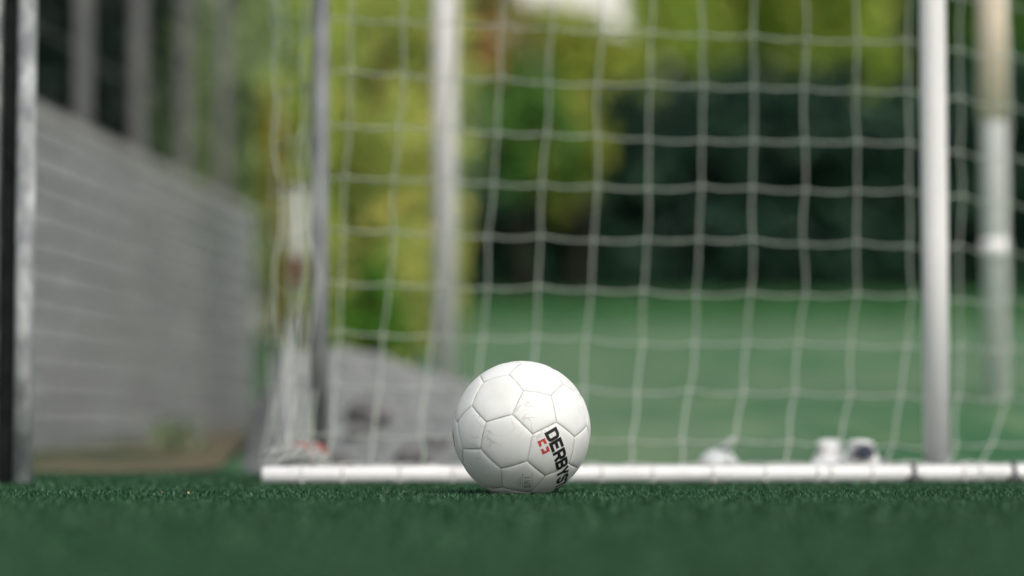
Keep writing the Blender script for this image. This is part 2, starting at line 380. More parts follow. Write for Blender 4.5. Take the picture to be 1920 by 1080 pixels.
for z in (.03, 1.40):
    mm = MB(); mm.box(base + wdir * Lw / 2 - wn_ * .10 + Vector((0, 0, 1.187 + z)), (Lw - .1, .03, .04), wrot); mm.build('rail', M_fpost, fence, loc=base + Vector((0, 0, 1.187)))
for z in np.arange(.3, 1.44, .5):
    p = base - wn_ * .078 + Vector((0, 0, 1.187 + z)); m_.tube([p + wdir * .05, p + wdir * (Lw - .05)], .003, 4)
o = m_.build('wire_panel', M_fpost, fence, loc=base + Vector((0, 0, 1.187))); o['kind'] = 'stuff'

# ------------------------------------------------------------------ galvanised pole at the left
M_galv = mat('galvanised_steel', (.24, .265, .29, 1), (.62, .66, .68, 1), 26, .5, .15, 40, 0, stretch=(1, 1, .6), thr=(.38, .72))
M_black = mat('black_rubber', (.006, .008, .009, 1), (.014, .016, .017, 1), 20, .85, .2, 60, spec=.1)
pb = at(42, 905, 4.62); pb.z = 0
pole = empty('galvanised_pole', pb); tag(pole, 'blotchy galvanised steel pole with a black strip at the left edge', 'pole')
m_ = MB(); m_.tube([pb + Vector((0, 0, z)) for z in (0, .4, .8, 1.2, 1.6, 2.1)], .0185, 20); m_.build('tube', M_galv, pole, True, pb)
m_ = MB(); m_.box(pb + Vector((-.0335, .012, 1.02)), (.022, .03, 2.04), None, .004); m_.build('black_strip', M_black, pole, loc=pb)
m_ = MB(); m_.tube([pb + Vector((-.062, .02, 0)), pb + Vector((-.062, .02, 2.0))], .015, 14); m_.build('slim_tube', M_galv, pole, True, pb)
for z in (.35, 1.0, 1.7):
    m_ = MB(); m_.box(pb + Vector((-.03, .02, z)), (.085, .008, .03), None, .002); m_.build('clamp', M_galv, pole, loc=pb)

# ------------------------------------------------------------------ the near goal with net
M_white = mat('white_painted_metal', (.75, .785, .80, 1), (.79, .815, .83, 1), 5, .45, .08, 30, thr=(.25, .6))
M_whited = mat('weathered_white_paint', (.68, .71, .73, 1), (.76, .785, .80, 1), 4, .55, .1, 30)
M_bar = mat('scuffed_white_metal', (.52, .54, .55, 1), (.72, .75, .77, 1), 11, .5, .15, 60, thr=(.28, .5))
M_gpost = mat('dull_grey_steel', (.17, .185, .20, 1), (.30, .32, .335, 1), 8, .5, .1, 40, .3)
M_net = mat('pale_net_cord', (.33, .39, .35, 1), (.44, .50, .45, 1), 30, .8, .3, 300)
M_tie = mat('dark_cord', (.05, .055, .06, 1), (.10, .105, .11, 1), 30, .8); M_ties = mat('grey_cord', (.46, .47, .47, 1), (.56, .57, .57, 1), 30, .8)
barL = at(490, 888, 4.60); barL.z = .0222; barR = Vector((1.42, 4.80, .0222)); BR = .0175
g0 = Vector((barL.x, barL.y, 0))
goal = empty('small_goal', g0); tag(goal, 'small white framed goal with a pale square mesh net behind the ball', 'goal')
GL = dict(loc=g0)
bd = (barR - barL).normalized()
m_ = MB(); m_.tube([barL, barL + bd * .006] + [barL.lerp(barR, t) for t in (.2, .4, .6, .8, 1)], [BR - .004] + [BR] * 6, 20); m_.build('ground_bar', M_bar, goal, True, g0)
def bar_at(px):
    # point of the bar under image column px
    lo, hi = 0.0, 1.0
    for _ in range(40):
        mid = (lo + hi) / 2; p = barL.lerp(barR, mid)
        if 960 + p.x / p.y * FPX < px: lo = mid
        else: hi = mid
    return barL.lerp(barR, lo)
POST_R = Vector(at(1757, 868, 4.93)); POST_R.z = 0
POST_L = Vector(at(598, 850, 5.2)); POST_L.z = 0
TOPZ = 1.62
m_ = MB(); m_.tube([POST_R + Vector((0, 0, z)) for z in (0, .5, 1.0, TOPZ - .03)], .0265, 20); m_.build('upright', M_white, goal, True, g0)['label'] = 'white corner upright'
m_ = MB(); m_.tube([POST_L + Vector((0, 0, z)) for z in (0, .5, 1.0, TOPZ - .03)], .0185, 16); m_.build('upright', M_gpost, goal, True, g0)['label'] = 'dull grey steel upright'
m_ = MB(); m_.tube([POST_L + Vector((-.03, 0, TOPZ)), POST_R + Vector((.03, 0, TOPZ))], .022, 16); m_.build('top_bar', M_white, goal, True, g0)
# ties round the ground bar
for px, big in [(568, 0), (644, 0), (751, 0), (850, 0), (1128, 0), (1222, 0), (1335, 0), (1433, 0), (1530, 0), (1556, 0), (1632, 0), (1710, 1), (1803, 0), (1833, 0), (1897, 1)]:
    p = bar_at(px); m_ = MB()
    rt = .0045 if big else .0022
    ring = [p + Vector((0, math.cos(a), math.sin(a))) * (BR + rt * .6) for a in np.linspace(0, 2 * math.pi, 18, endpoint=False)]
    m_.tube(ring, rt, 6, closed=True)
    if big: m_.blob(p + Vector((0, -BR - .006, -.010)), .013, 8, 6, (1.3, .8, .8))
    else: m_.blob(p + Vector((0, -BR - .002, -.012)), .004, 6, 4)
    m_.build('net_tie', M_tie if big else M_ties, goal, True, g0)
# --- net: knots placed as a hanging surface in space
colx = {0: (612, 600, 592, 586), 1: (662, 640, 628, 620), 2: (758, 728, 708, 696), 3: (850, 820, 800, 788), 4: (942, 910, 893, 880), 5: (1032, 1010, 993, 980), 6: (1127, 1110, 1092, 1080),
        7: (1222, 1210, 1192, 1178), 8: (1318, 1308, 1292, 1276), 9: (1412, 1408, 1393, 1378), 10: (1510, 1507, 1493, 1474), 11: (1607, 1605, 1592, 1572), 12: (1706, 1708, 1692, 1672),
        13: (1800, 1803, 1800, 1788), 14: (1893, 1898, 1893, 1852), 15: (1985, 1990, 1985, 1950), 16: (2075, 2080, 2078, 2050),
        -1: (592, 584, 578, 572), -2: (568, 560, 556, 552), -3: (543, 540, 538, 536), -4: (516, 512, 508, 500)}
rowA = [-450, -353, -256, -159, -62, 35, 137, 235, 333, 433, 529, 624, 723, 813]     # y of the rows at x=700
rowB = [-430, -330, -230, -128, -27, 72, 170, 268, 358, 455, 552, 645, 738, 830]     # y at x=1600
def knot(c, r):
    ya, yb = rowA[r], rowB[r]
    tx = colx[c]; y0 = (ya + yb) / 2
    x = float(np.interp(y0, [70, 550, 740, 840], tx))
    if y0 < 70: x = tx[0] + (tx[1] - tx[0]) * (y0 - 70) / 480.0 * .6
    t = (x - 700) / 900
    y = ya + (yb - ya) * (min(t, 1.05) if t > -.05 else -.05)
    bow = 6 * math.sin(max(0, min(1, t)) * math.pi) * (1 if r < 12 else .3)
    y -= -bow * .5
    D = 5.28 if r < 11 else (5.28, 5.2, 5.03)[r - 11]
    if c > 12:
        e = c - 12; y += 14 * e * max(0, (790 - y) / 700); D += .17 * e - (.2 * e * .4 if r > 12 else 0)
    if c < 0:
        e = -c; y += 13 * e * max(-.2, (800 - y) / 700); D += .10 * e * (1 if r < 12 else .4)
    jr = random.Random(c * 97 + r * 13)
    return at(x + jr.uniform(-4, 4), y + jr.uniform(-4.5, 4.5), D)
cols = list(range(-4, 17)); NR = len(rowA)
K = {(c, r): knot(c, r) for c in cols for r in range(NR)}
net = MB(); CR = .0020
def cord(a, b, sag, r=CR):
    L = (b - a).length; off = Vector((random.uniform(-1, 1) * .03 * L, random.uniform(-1, 1) * .04 * L, -sag * L))
    m1 = a.lerp(b, .33) + off * .9; m2 = a.lerp(b, .67) + off * .9
    net.tube([a, m1, m2, b], r, 5, cap=False)
for c in cols:
    for r in range(NR):
        p = K[c, r]; net.blob(p, CR * 1.9, 6, 4)
        if r + 1 < NR: cord(p, K[c, r + 1], 0)
        if (c + 1, r) in K: cord(p, K[c + 1, r], .05)
    # bottom lacing to the ground bar, top lacing to the top bar
    p = K[c, NR - 1]
    px = max(493, min(2300, {-4: 496, -3: 520, -2: 545, -1: 570}.get(c, 960 + p.x / p.y * FPX - (8 if c < 13 else 25))))
    e = bar_at(px) + Vector((0, .012, BR * .8)); cord(p, e, .03)
    tz = K[c, 0]; cord(tz, Vector((tz.x * 1.0, tz.y, TOPZ)) if c in range(0, 13) else tz + Vector((0, .02, .03)), 0)
for k in range(3):
    x0_ = random.uniform(500, 600); b_ = at(x0_, 862, 4.85); tp = at(x0_ + random.uniform(0, 22), -300, 5.6)
    net.tube([b_.lerp(tp, t) + Vector((random.uniform(-.014, .014), random.uniform(-.02, .02), 0)) for t in np.linspace(0, 1, 16)], .0016, 5)
no = net.build('net', M_net, goal, True, g0)
# slack net gathered along the bar and heaped in the left corner
rn = random.Random(3); sl = MB()
def wavy(x0, x1, z, y, n, amp, r):
    ph = rn.uniform(0, 6); pts = []
    for i in range(n):
        t = i / (n - 1); xx = x0 + (x1 - x0) * t
        pts.append(Vector((xx, y + (xx - barL.x) * .105 + math.sin(t * n * .9 + ph) * amp, z + math.sin(t * n * 1.3 + ph * 2) * amp * .5 + rn.uniform(-1, 1) * amp * .3)))
    sl.tube(pts, r, 5)
for k in range(6): wavy(.36 + rn.uniform(-.05, .05), 1.40, .026 + k * .003, 4.72 + rn.uniform(-.03, .05), 40, .006, .0026)
for k in range(4): wavy(-.44, .5, .028 + k * .004, 4.70 + rn.uniform(-.02, .03), 40, .006, .0026)
for k in range(34):
    t = rn.random(); a = rn.uniform(0, 6.28); c0 = Vector((-.465 + t * .10, 4.68 + rn.uniform(-.04, .07), .018 + (1 - abs(t - .4)) * rn.uniform(.0, .085)))
    pts = [c0 + Vector((math.cos(a + i * .9) * .035 * rn.uniform(.5, 1.2), math.sin(a + i * .9) * .035, .010 * math.sin(i * 1.7 + a))) for i in range(6)]
    for p_ in pts: p_.z = max(p_.z, .006)
    sl.tube(pts, .0021, 5)
for k in range(3):
    b_ = at(536 + rn.uniform(-9, 9), 860, 4.8); tp = at(544 + rn.uniform(-10, 8), 600, 5.3)
    pts = [b_.lerp(tp, t) + Vector((rn.uniform(-.006, .006), rn.uniform(-.01, .01), 0)) for t in np.linspace(0, 1, 7)]
    sl.tube(pts, .0021, 5)
sl.build('slack_net', mat('white_net_cord', (.38, .42, .41, 1), (.50, .53, .52, 1), 30, .8, .3, 300), goal, True, g0)

# ------------------------------------------------------------------ the second goal further back
p1 = at(834, 715, 7.9); p2 = at(1869, 745, 7.0)
g2 = Vector((p1.x, p1.y, gz(p1.x, p1.y)))
goal2 = empty('far_goal', g2); tag(goal2, 'white goal frame standing on the lawn behind the small goal', 'goal')
M_sunlight = mat('painted_sunlight', (.88, .75, .58, 1), (.91, .81, .68, 1), 3, .5, .1, 30)  # cream tone stands in for warm sunlight on white metal
M_wgrey = mat('grey_white_paint', (.54, .55, .56, 1), (.64, .65, .65, 1), 4, .6, .1, 30)
def upright(p, r, lab):
    z0 = gz(p.x, p.y) - .02
    m_ = MB(); m_.tube([Vector((p.x, p.y, z0)), Vector((p.x, p.y, 1.2)), Vector((p.x, p.y, 2.1))], r, 20); o = m_.build('upright', M_whited, goal2, True, g2); o['label'] = lab
    return o
u1 = upright(p1, .040, 'weathered grey white upright left of the ball'); u1.data.materials[0] = M_wgrey; u2 = upright(p2, .037, 'white upright at the right with warm sunlight painted on its upper part')
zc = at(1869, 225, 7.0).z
m_ = MB(); m_.tube([Vector((p2.x, p2.y, zc)), Vector((p2.x, p2.y, 1.4)), Vector((p2.x, p2.y, 2.05))], .042, 20); m_.build('sunlight_shell', M_sunlight, u2, True, g2)  # added shell, its colour imitates low sun on the upper post
zc = at(1869, 470, 7.0).z
m_ = MB(); m_.tube([Vector((p2.x, p2.y, zc - .03)), Vector((p2.x, p2.y, zc + .03))], .0395, 20); m_.build('collar', M_whited, u2, True, g2)
m_ = MB(); m_.tube([Vector((p1.x, p1.y, 2.13)), Vector((p2.x, p2.y, 2.13))], .04, 20); m_.build('crossbar', M_whited, goal2, True, g2)

# ------------------------------------------------------------------ things lying about in the goal
M_shoe = mat('white_leather', (.66, .69, .72, 1), (.78, .80, .82, 1), 20, .5, .2, 80)
M_sole = mat('white_rubber', (.70, .72, .72, 1), (.78, .79, .79, 1), 20, .6)
M_navy = mat('navy_textile', (.035, .045, .075, 1), (.06, .07, .11, 1), 40, .9, .3, 200)
SH = .82
def shoe(p, rot, label, dark):
    root = empty('sneaker', p); tag(root, label, 'sneaker', 'sneakers lying behind the ground bar')
    # upper lofted along its length: x length, y width
    sec = [(-.125, .026, .070, .0), (-.115, .038, .080, .0), (-.07, .039, .080, .0), (-.02, .037, .070, .0), (.03, .041, .052, .0), (.08, .044, .040, .0), (.115, .036, .034, .0), (.135, .016, .026, .0)]
    vs = []; fs = []; n = 12
    for x, wd, h, _ in sec:
        for k in range(n):
            a = math.pi * k / (n - 1)
            vs.append(Vector((x, math.cos(a) * wd * (1 - .25 * math.sin(a)), .020 + math.sin(a) ** .7 * h)))
    for i in range(len(sec) - 1):
        for k in range(n - 1): fs.append((i * n + k, i * n + k + 1, (i + 1) * n + k + 1, (i + 1) * n + k))
    fs.append(tuple(range(n))); fs.append(tuple((len(sec) - 1) * n + k for k in range(n))[::-1])
    R = Matrix.Rotation(rot, 3, 'Z')
    def put(mb, name, m, par=root): 
        mb.v = [tuple(R @ Vector((v[0] * .82, v[1] * 1.05, v[2] * .78)) + p) for v in mb.v]; return mb.build(name, m, par, True, p)
    a = MB(); a.add(vs, fs); put(a, 'upper', M_shoe)
    s_ = MB(); out = [(x, wd + .004) for x, wd, _, _ in sec]; ring = [(x, w_) for x, w_ in out] + [(x, -w_) for x, w_ in out[::-1]]
    nn = len(ring); s_.add([(x, y, z) for z in (0.0, .022) for x, y in ring], [tuple(range(nn))[::-1], tuple(range(nn, 2 * nn))] + [(i, (i + 1) % nn, nn + (i + 1) % nn, nn + i) for i in range(nn)]); put(s_, 'sole', M_sole)
    c_ = MB(); c_.tube([Vector((-.075 + math.cos(t) * .044, math.sin(t) * .019, .096 - math.cos(t) * .006)) for t in np.linspace(0, 6.283, 18, endpoint=False)], .008, 8, closed=True); put(c_, 'collar', M_shoe); c_ = MB(); c_.blob((-.072, 0, .096), .022, 12, 6, (1.5, .8, .4)); put(c_, 'lining', M_navy if dark else M_sole)
    l_ = MB()
    for i in range(4):
        x = -.015 + i * .022; h = float(np.interp(x, [s[0] for s in sec], [s[2] for s in sec])) + .021
        l_.tube([Vector((x, -.02, h - .006)), Vector((x + .004, 0, h + .002)), Vector((x, .02, h - .006))], .0035, 6)
    put(l_, 'lace', M_sole)
    if dark:
        b_ = MB(); b_.tube([Vector((-.05 + i * .022, -.0375 - i * .0006, .030 + i * .010)) for i in range(4)], .007, 6); put(b_, 'side_stripe', M_navy); h_ = MB(); h_.blob((-.118, -.010, .075), .020, 10, 6, (.5, 1.1, 1.2)); put(h_, 'heel_tab', M_navy)
    return root
p = at(1622, 872, 5.02); p.z = .003; shoe(p, math.radians(74), 'white sneaker with a dark navy collar left of the near white post', True)
p = at(1554, 874, 5.0); p.z = .003; shoe(p, math.radians(-100), 'plain white sneaker lying left of the navy collared sneaker', False)
# crumpled pale bag
M_bag = mat('pale_plastic', (.50, .56, .58, 1), (.62, .67, .69, 1), 10, .35, .3, 40)
p = at(1346, 860, 5.05); p.z = 0.0
m_ = MB(); m_.blob(p + Vector((0, 0, .032)), .036, 18, 12, (1.15, .8, .98), .10)
m_.v = [(v[0], v[1], max(v[2], .002)) for v in m_.v]
m_.tube([p + Vector((.01, 0, .066)), p + Vector((.02, .0, .082)), p + Vector((.035, .0, .088))], [.012, .005, .006], 8)
bag = m_.build('crumpled_bag', M_bag, None, True, p); tag(bag, 'crumpled pale plastic bag lying behind the bar right of the ball', 'plastic bag')
# red crushed can by the grey upright
M_red = mat('red_paint', (.24, .045, .04, 1), (.32, .07, .06, 1), 15, .4, .2, 40)
M_alu = mat('bare_aluminium', (.5, .5, .5, 1), (.6, .6, .6, 1), 20, .3, metallic=.9)
p = at(574, 858, 4.93); p.z = .052
can = empty('drinks_can', p); tag(can, 'red drinks can lying by the foot of the grey upright', 'can')
m_ = MB(); ax = Vector((.3, .95, .0)).normalized(); prof = [(-.058, .024), (-.052, .031), (-.02, .030), (.0, .026), (.02, .031), (.048, .032), (.058, .026)]
m_.tube([p + ax * t for t, _ in prof], [r for _, r in prof], 18); m_.build('can_body', M_red, can, True, p)
m_ = MB(); m_.tube([p + ax * .0585, p + ax * .061], .0255, 18); m_.build('can_end', M_alu, can, True, p); m_ = MB(); m_.tube([p - ax * .061, p - ax * .0585], .0235, 18); m_.build('can_end', M_alu, can, True, p)
# pale box on a thin pole beyond the side net
M_box = mat('pale_painted_wood', (.42, .46, .40, 1), (.55, .58, .52, 1), 8, .7, .2, 60); M_brown = mat('reddish_brown_wood', (.09, .03, .025, 1), (.14, .05, .04, 1), 12, .8, .3, 60)
p = at(559, 540, 9.0); p.z = gz(p.x, p.y) - .02
nest = empty('nest_box', p); tag(nest, 'small pale box with a reddish brown base on a thin pole behind the grey upright', 'nest box')
za, zb, zc2 = at(559, 535, 9.0).z, at(559, 480, 9.0).z, at(559, 350, 9.0).z
m_ = MB(); m_.tube([p, Vector((p.x, p.y, za))], .010, 10); m_.build('pole', M_gpost, nest, True, p)
m_ = MB(); m_.box(Vector((p.x, p.y, (za + zb) / 2)), (.062, .062, zb - za), None, .006); m_.build('base', M_brown, nest, loc=p)
m_ = MB(); m_.box(Vector((p.x, p.y, (zb + zc2) / 2)), (.074, .074, zc2 - zb), None, .006); m_.build('box_body', M_box, nest, loc=p)
m_ = MB(); m_.box(Vector((p.x, p.y, zc2 + .006)), (.095, .10, .012), None, .003); m_.build('roof', M_brown, nest, loc=p)
# dark stones and clods along the foot of the gravel bank
M_stone = mat('dark_stone', (.095, .10, .102, 1), (.18, .185, .19, 1), 18, .9, .8, 60)
G_s = 'dark stones on the gravel bank'
for i, (px, py, Y, r, lab) in enumerate([(632, 850, 5.5, .030, 'dark stone beside the foot of the grey upright'), (690, 792, 6.0, .045, 'largest dark stone halfway up the gravel bank'), (672, 810, 5.9, .025, 'small dark stone touching the largest stone on the bank'),
                                         (776, 835, 5.6, .034, 'dark stone on the gravel bank nearest the ball'), (735, 850, 5.45, .02, 'tiny dark stone low on the gravel bank behind the bar'), (820, 812, 5.8, .022, 'small dark stone on the gravel bank beside the ball')]):
    X = (px - 960) / FPX * Y; p = Vector((X, Y, float(bank_z(X, Y)) + r * .35))
    m_ = MB(); m_.blob(p, r, 9, 7, (1.25, .9, .85), .22); tag(m_.build('stone', M_stone, None, False, p), lab, 'stone', G_s)

# ------------------------------------------------------------------ the ball
BC = Vector((18 / 1173.0, 3.864, .110)); BRAD = .110
RF = np.array([[-0.1991404, -0.11523052, 0.97317266], [-0.95150035, 0.26036839, -0.16387614], [-0.23449987, -0.95860848, -0.16149175]])
TOW = np.array([[1, 0, 0], [0, 0, -1], [0, 1, 0]])   # picture frame (right, up, towards) to world
phi = (1 + 5 ** .5) / 2; VS = set()
import itertools
for bs in [(0, 1, 3 * phi), (1, 2 + phi, 2 * phi), (phi, 2, 2 * phi + 1)]:
    for sg in itertools.product([1, -1], repeat=3):
        a, b_, c = (x * y for x, y in zip(bs, sg))
        for pm in ((a, b_, c), (b_, c, a), (c, a, b_)): VS.add(tuple(np.round(np.array(pm) + 0.0, 9)))
VS = np.array(sorted(VS)); VS /= np.linalg.norm(VS[0])
BV = VS @ (TOW @ RF).T
dm = np.linalg.norm(BV[:, None] - BV[None], axis=2); el_ = np.sort(np.unique(np.round(dm, 6)))[1]
adj = [[j for j in range(60) if abs(dm[i, j] - el_) < 1e-4] for i in range(60)]
faces = {}
def rec(path, n):
    if len(path) == n:
        if path[0] in adj[path[-1]]: faces.setdefault(frozenset(path), list(path))
        return
    for k in adj[path[-1]]:
        if k not in path: rec(path + [k], n)
for i in range(60):
    rec([i], 5); rec([i], 6)
M_ball = bpy.data.materials.new('white_ball_leather'); M_ball.use_nodes = True
n = M_ball.node_tree.nodes; l = M_ball.node_tree.links; b = n['Principled BSDF']
b.inputs['Roughness'].default_value = .48; b.inputs['Specular IOR Level'].default_value = .4
tc = n.new('ShaderNodeTexCoord'); oi = n.new('ShaderNodeObjectInfo')
mv = n.new('ShaderNodeVectorMath'); mv.operation = 'ADD'; sc_ = n.new('ShaderNodeVectorMath'); sc_.operation = 'SCALE'; sc_.inputs[0].default_value = (3.1, 7.3, 5.7)
l.new(oi.outputs['Random'], sc_.inputs['Scale']); l.new(tc.outputs['Object'], mv.inputs[0]); l.new(sc_.outputs[0], mv.inputs[1])
def noise(scale, detail=5, dist=0.0):
    t = n.new('ShaderNodeTexNoise'); t.inputs['Scale'].default_value = scale; t.inputs['Detail'].default_value = detail; t.inputs['Distortion'].default_value = dist
    l.new(mv.outputs[0], t.inputs['Vector']); return t.outputs[0]
def ramp(sock, stops):
    r = n.new('ShaderNodeValToRGB'); e = r.color_ramp.elements
    e[0].position, e[0].color = stops[0]; e[1].position, e[1].color = stops[-1]
    for p_, c_ in stops[1:-1]: q_ = e.new(p_); q_.color = c_
    l.new(sock, r.inputs[0]); return r.outputs[0]
base_c = ramp(noise(28), [(.3, (.72, .765, .775, 1)), (.7, (.79, .83, .84, 1))])
scuff = ramp(noise(16, 3, 1.6), [(.485, (0, 0, 0, 1)), (.5, (1, 1, 1, 1)), (.515, (0, 0, 0, 1))])
gate = ramp(noise(13, 2), [(.57, (0, 0, 0, 1)), (.66, (.6, .6, .6, 1))])
mm_ = n.new('ShaderNodeMath'); mm_.operation = 'MULTIPLY'; l.new(scuff, mm_.inputs[0]); l.new(gate, mm_.inputs[1])
mx = n.new('ShaderNodeMix'); mx.data_type = 'RGBA'; mx.inputs['B'].default_value = (.42, .42, .40, 1); l.new(mm_.outputs[0], mx.inputs['Factor'])
stain = ramp(noise(9, 6, .4), [(.52, (0, 0, 0, 1)), (.75, (.38, .38, .38, 1))]); mst = n.new('ShaderNodeMix'); mst.data_type = 'RGBA'; mst.inputs['B'].default_value = (.56, .58, .52, 1)
l.new(stain, mst.inputs['Factor']); l.new(base_c, mst.inputs['A']); l.new(mst.outputs['Result'], mx.inputs['A'])
at_ = n.new('ShaderNodeAttribute'); at_.attribute_name = 'seam'
pat = ramp(noise(40, 3), [(.35, (.2, .2, .2, 1)), (.65, (1, 1, 1, 1))]); m2 = n.new('ShaderNodeMath'); m2.operation = 'MULTIPLY'; l.new(at_.outputs['Fac'], m2.inputs[0]); l.new(pat, m2.inputs[1])
mx2 = n.new('ShaderNodeMix'); mx2.data_type = 'RGBA'; mx2.inputs['B'].default_value = (.27, .27, .25, 1); l.new(m2.outputs[0], mx2.inputs['Factor']); l.new(mx.outputs['Result'], mx2.inputs['A'])
l.new(mx2.outputs['Result'], b.inputs['Base Color'])
bp = n.new('ShaderNodeBump'); bp.inputs['Strength'].default_value = .22; bp.inputs['Distance'].default_value = .0008; l.new(noise(900, 3), bp.inputs['Height']); l.new(bp.outputs[0], b.inputs['Normal'])

ball = empty('football', BC - Vector((0, 0, BRAD))); tag(ball, 'scuffed white football with black lettering resting on the artificial turf', 'ball')
BASE = BC - Vector((0, 0, BRAD))
def panel_mesh(nv):
    """canonical panel: centre direction +Z, first vertex in the XZ plane; local origin = ball centre"""
    Rm = 1.0; e = el_
    rho = math.asin((e / 2) / math.sin(math.pi / nv))            # angular radius of the vertices
    vv = [Vector((math.sin(rho) * math.cos(2 * math.pi * k / nv), math.sin(rho) * math.sin(2 * math.pi * k / nv), math.cos(rho))) for k in range(nv)]
    nrm = [vv[k].cross(vv[(k + 1) % nv]).normalized() for k in range(nv)]
    ts = [0, .3, .55, .72, .82, .88, .925, .955, .978, 1.0]; sub = 9
    vs = [Vector((0, 0, 1))]; fs = []; seam = []
    for t in ts[1:]:
        for k in range(nv):
            a, b2 = vv[k], vv[(k + 1) % nv]
            for j in range(sub):
                rim = a.lerp(b2, j / sub).normalized(); vs.append(Vector((0, 0, 1)).lerp(rim, t).normalized())
    m = nv * sub
    for j in range(m): fs.append((0, 1 + j, 1 + (j + 1) % m))
    for i in range(len(ts) - 2):
        o = 1 + i * m
        for j in range(m): fs.append((o + j, o + m + j, o + m + (j + 1) % m, o + (j + 1) % m))
    co = []
    for v in vs:
        d = max(0.0, min(math.asin(max(-1, min(1, v.dot(q_)))) for q_ in nrm)) * BRAD    # distance to the edge in metres
        rr = BRAD - .0012 * math.exp(-(d / .0013) ** 1.3) - .0007 * math.exp(-(d / .006) ** 2)
        co.append(v * rr); seam.append(math.exp(-(d / .0009) ** 2))
    me = bpy.data.meshes.new('panel'); me.from_pydata([tuple(c) for c in co], [], fs); me.polygons.foreach_set('use_smooth', [True] * len(me.polygons))
    at2 = me.attributes.new('seam', 'FLOAT', 'POINT'); at2.data.foreach_set('value', seam); me.materials.append(M_ball); me.update()
    return me
PM = {5: panel_mesh(5), 6: panel_mesh(6)}
for fz, seq in faces.items():
    c = Vector(BV[seq].mean(0)).normalized(); nv = len(seq)
    z = c; x = (Vector(BV[seq[0]]) - z * Vector(BV[seq[0]]).dot(z)).normalized(); y = z.cross(x)
    o = bpy.data.objects.new('hexagon_panel' if nv == 6 else 'pentagon_panel', PM[nv]); COL.objects.link(o); o.parent = ball
    o.location = BC - BASE; o.rotation_mode = 'QUATERNION'; o.rotation_quaternion = Matrix((x, y, z)).transposed().to_quaternion()
# --- print on the ball
M_ink = mat('black_print', (.008, .009, .010, 1), (.014, .015, .016, 1), 60, .5)
M_grey_ink = mat('grey_print', (.17, .17, .165, 1), (.30, .30, .29, 1), 300, .6)
M_redink = mat('red_print', (.45, .045, .03, 1), (.55, .07, .045, 1), 200, .5)
def bdir(px, py):
    u = (px - 978) / 129.0; v = -(py - 806) / 129.0; return Vector(TOW @ np.array([u, v, math.sqrt(max(0, 1 - u * u - v * v))]))
def ribbon(pts, wd, closed=False):
    P = [Vector((x, y, 0)) for x, y in pts]; N = len(P); L = []; Rr = []
    for i in range(N):
        a = P[i - 1] if (i > 0 or closed) else None; c = P[(i + 1) % N] if (i < N - 1 or closed) else None
        d1 = (P[i] - a).normalized() if a else None; d2 = (c - P[i]).normalized() if c else None
        d1 = d1 or d2; d2 = d2 or d1
        n1 = Vector((-d1.y, d1.x, 0)); n2 = Vector((-d2.y, d2.x, 0)); mt = (n1 + n2).normalized(); k = wd / 2 / max(.5, mt.dot(n1))
        L.append(P[i] + mt * k); Rr.append(P[i] - mt * k)
    out = []
    for i in range(N if closed else N - 1):
        j = (i + 1) % N; S_ = 3
        for s in range(S_):
            t0, t1 = s / S_, (s + 1) / S_
            out.append([L[i].lerp(L[j], t0), L[i].lerp(L[j], t1), Rr[i].lerp(Rr[j], t1), Rr[i].lerp(Rr[j], t0)])
    return out
l0, r0, b0, t0, m0 = .1, .56, .1, .9, .5
GLY = {'D': [([(l0, b0), (l0, t0), (.40, t0), (.52, .84), (r0, .74), (r0, .26), (.52, .16), (.40, b0)], 1)],
       'E': [([(r0 + .06, t0), (l0, t0), (l0, b0), (r0 + .06, b0)], 0), ([(l0, m0), (.54, m0)], 0)],
       'R': [([(l0, 0), (l0, t0), (.42, t0), (.53, .85), (r0, .77), (r0, .60), (.52, .49), (.40, .44), (l0, .44)], 0), ([(.38, .44), (r0 + .02, 0)], 0)],
       'B': [([(l0, b0), (l0, t0), (.40, t0), (.52, .85), (.54, .78), (.54, .64), (.50, .55), (.42, m0), (.52, .45), (r0, .37), (r0, .24), (.52, .15), (.40, b0)], 1), ([(l0, m0), (.42, m0)], 0)],
       'Y': [([(.08, 1), (.32, .46)], 0), ([(.58, 1), (.32, .46)], 0), ([(.33, .54), (.33, 0)], 0)],
       'S': [([(r0, .68), (r0, .79), (.50, .87), (.42, t0), (.24, t0), (.14, .87), (l0, .79), (l0, .66), (.18, .57), (.48, .43), (r0, .34), (r0, .21), (.50, .13), (.42, b0), (.24, b0), (.14, .13), (l0, .21), (l0, .32)], 0)],
       'T': [([(0, t0), (.66, t0)], 0), ([(.33, t0), (.33, 0)], 0)],
       'A': [([(.06, 0), (.33, .98), (.60, 0)], 0), ([(.16, .28), (.50, .28)], 0)],
       'I': [([(.33, 0), (.33, 1)], 0)], 'M': [([(l0, 0), (l0, .96), (.33, .16), (r0, .96), (r0, 0)], 0)]}
def on_ball(c, e1, e2, u, v, lift):
    r = math.hypot(u, v)
    if r < 1e-9: return BC + c * (BRAD + lift)
    a = r / BRAD
    return BC + (c * math.cos(a) + (e1 * u + e2 * v) / r * math.sin(a)) * (BRAD + lift)
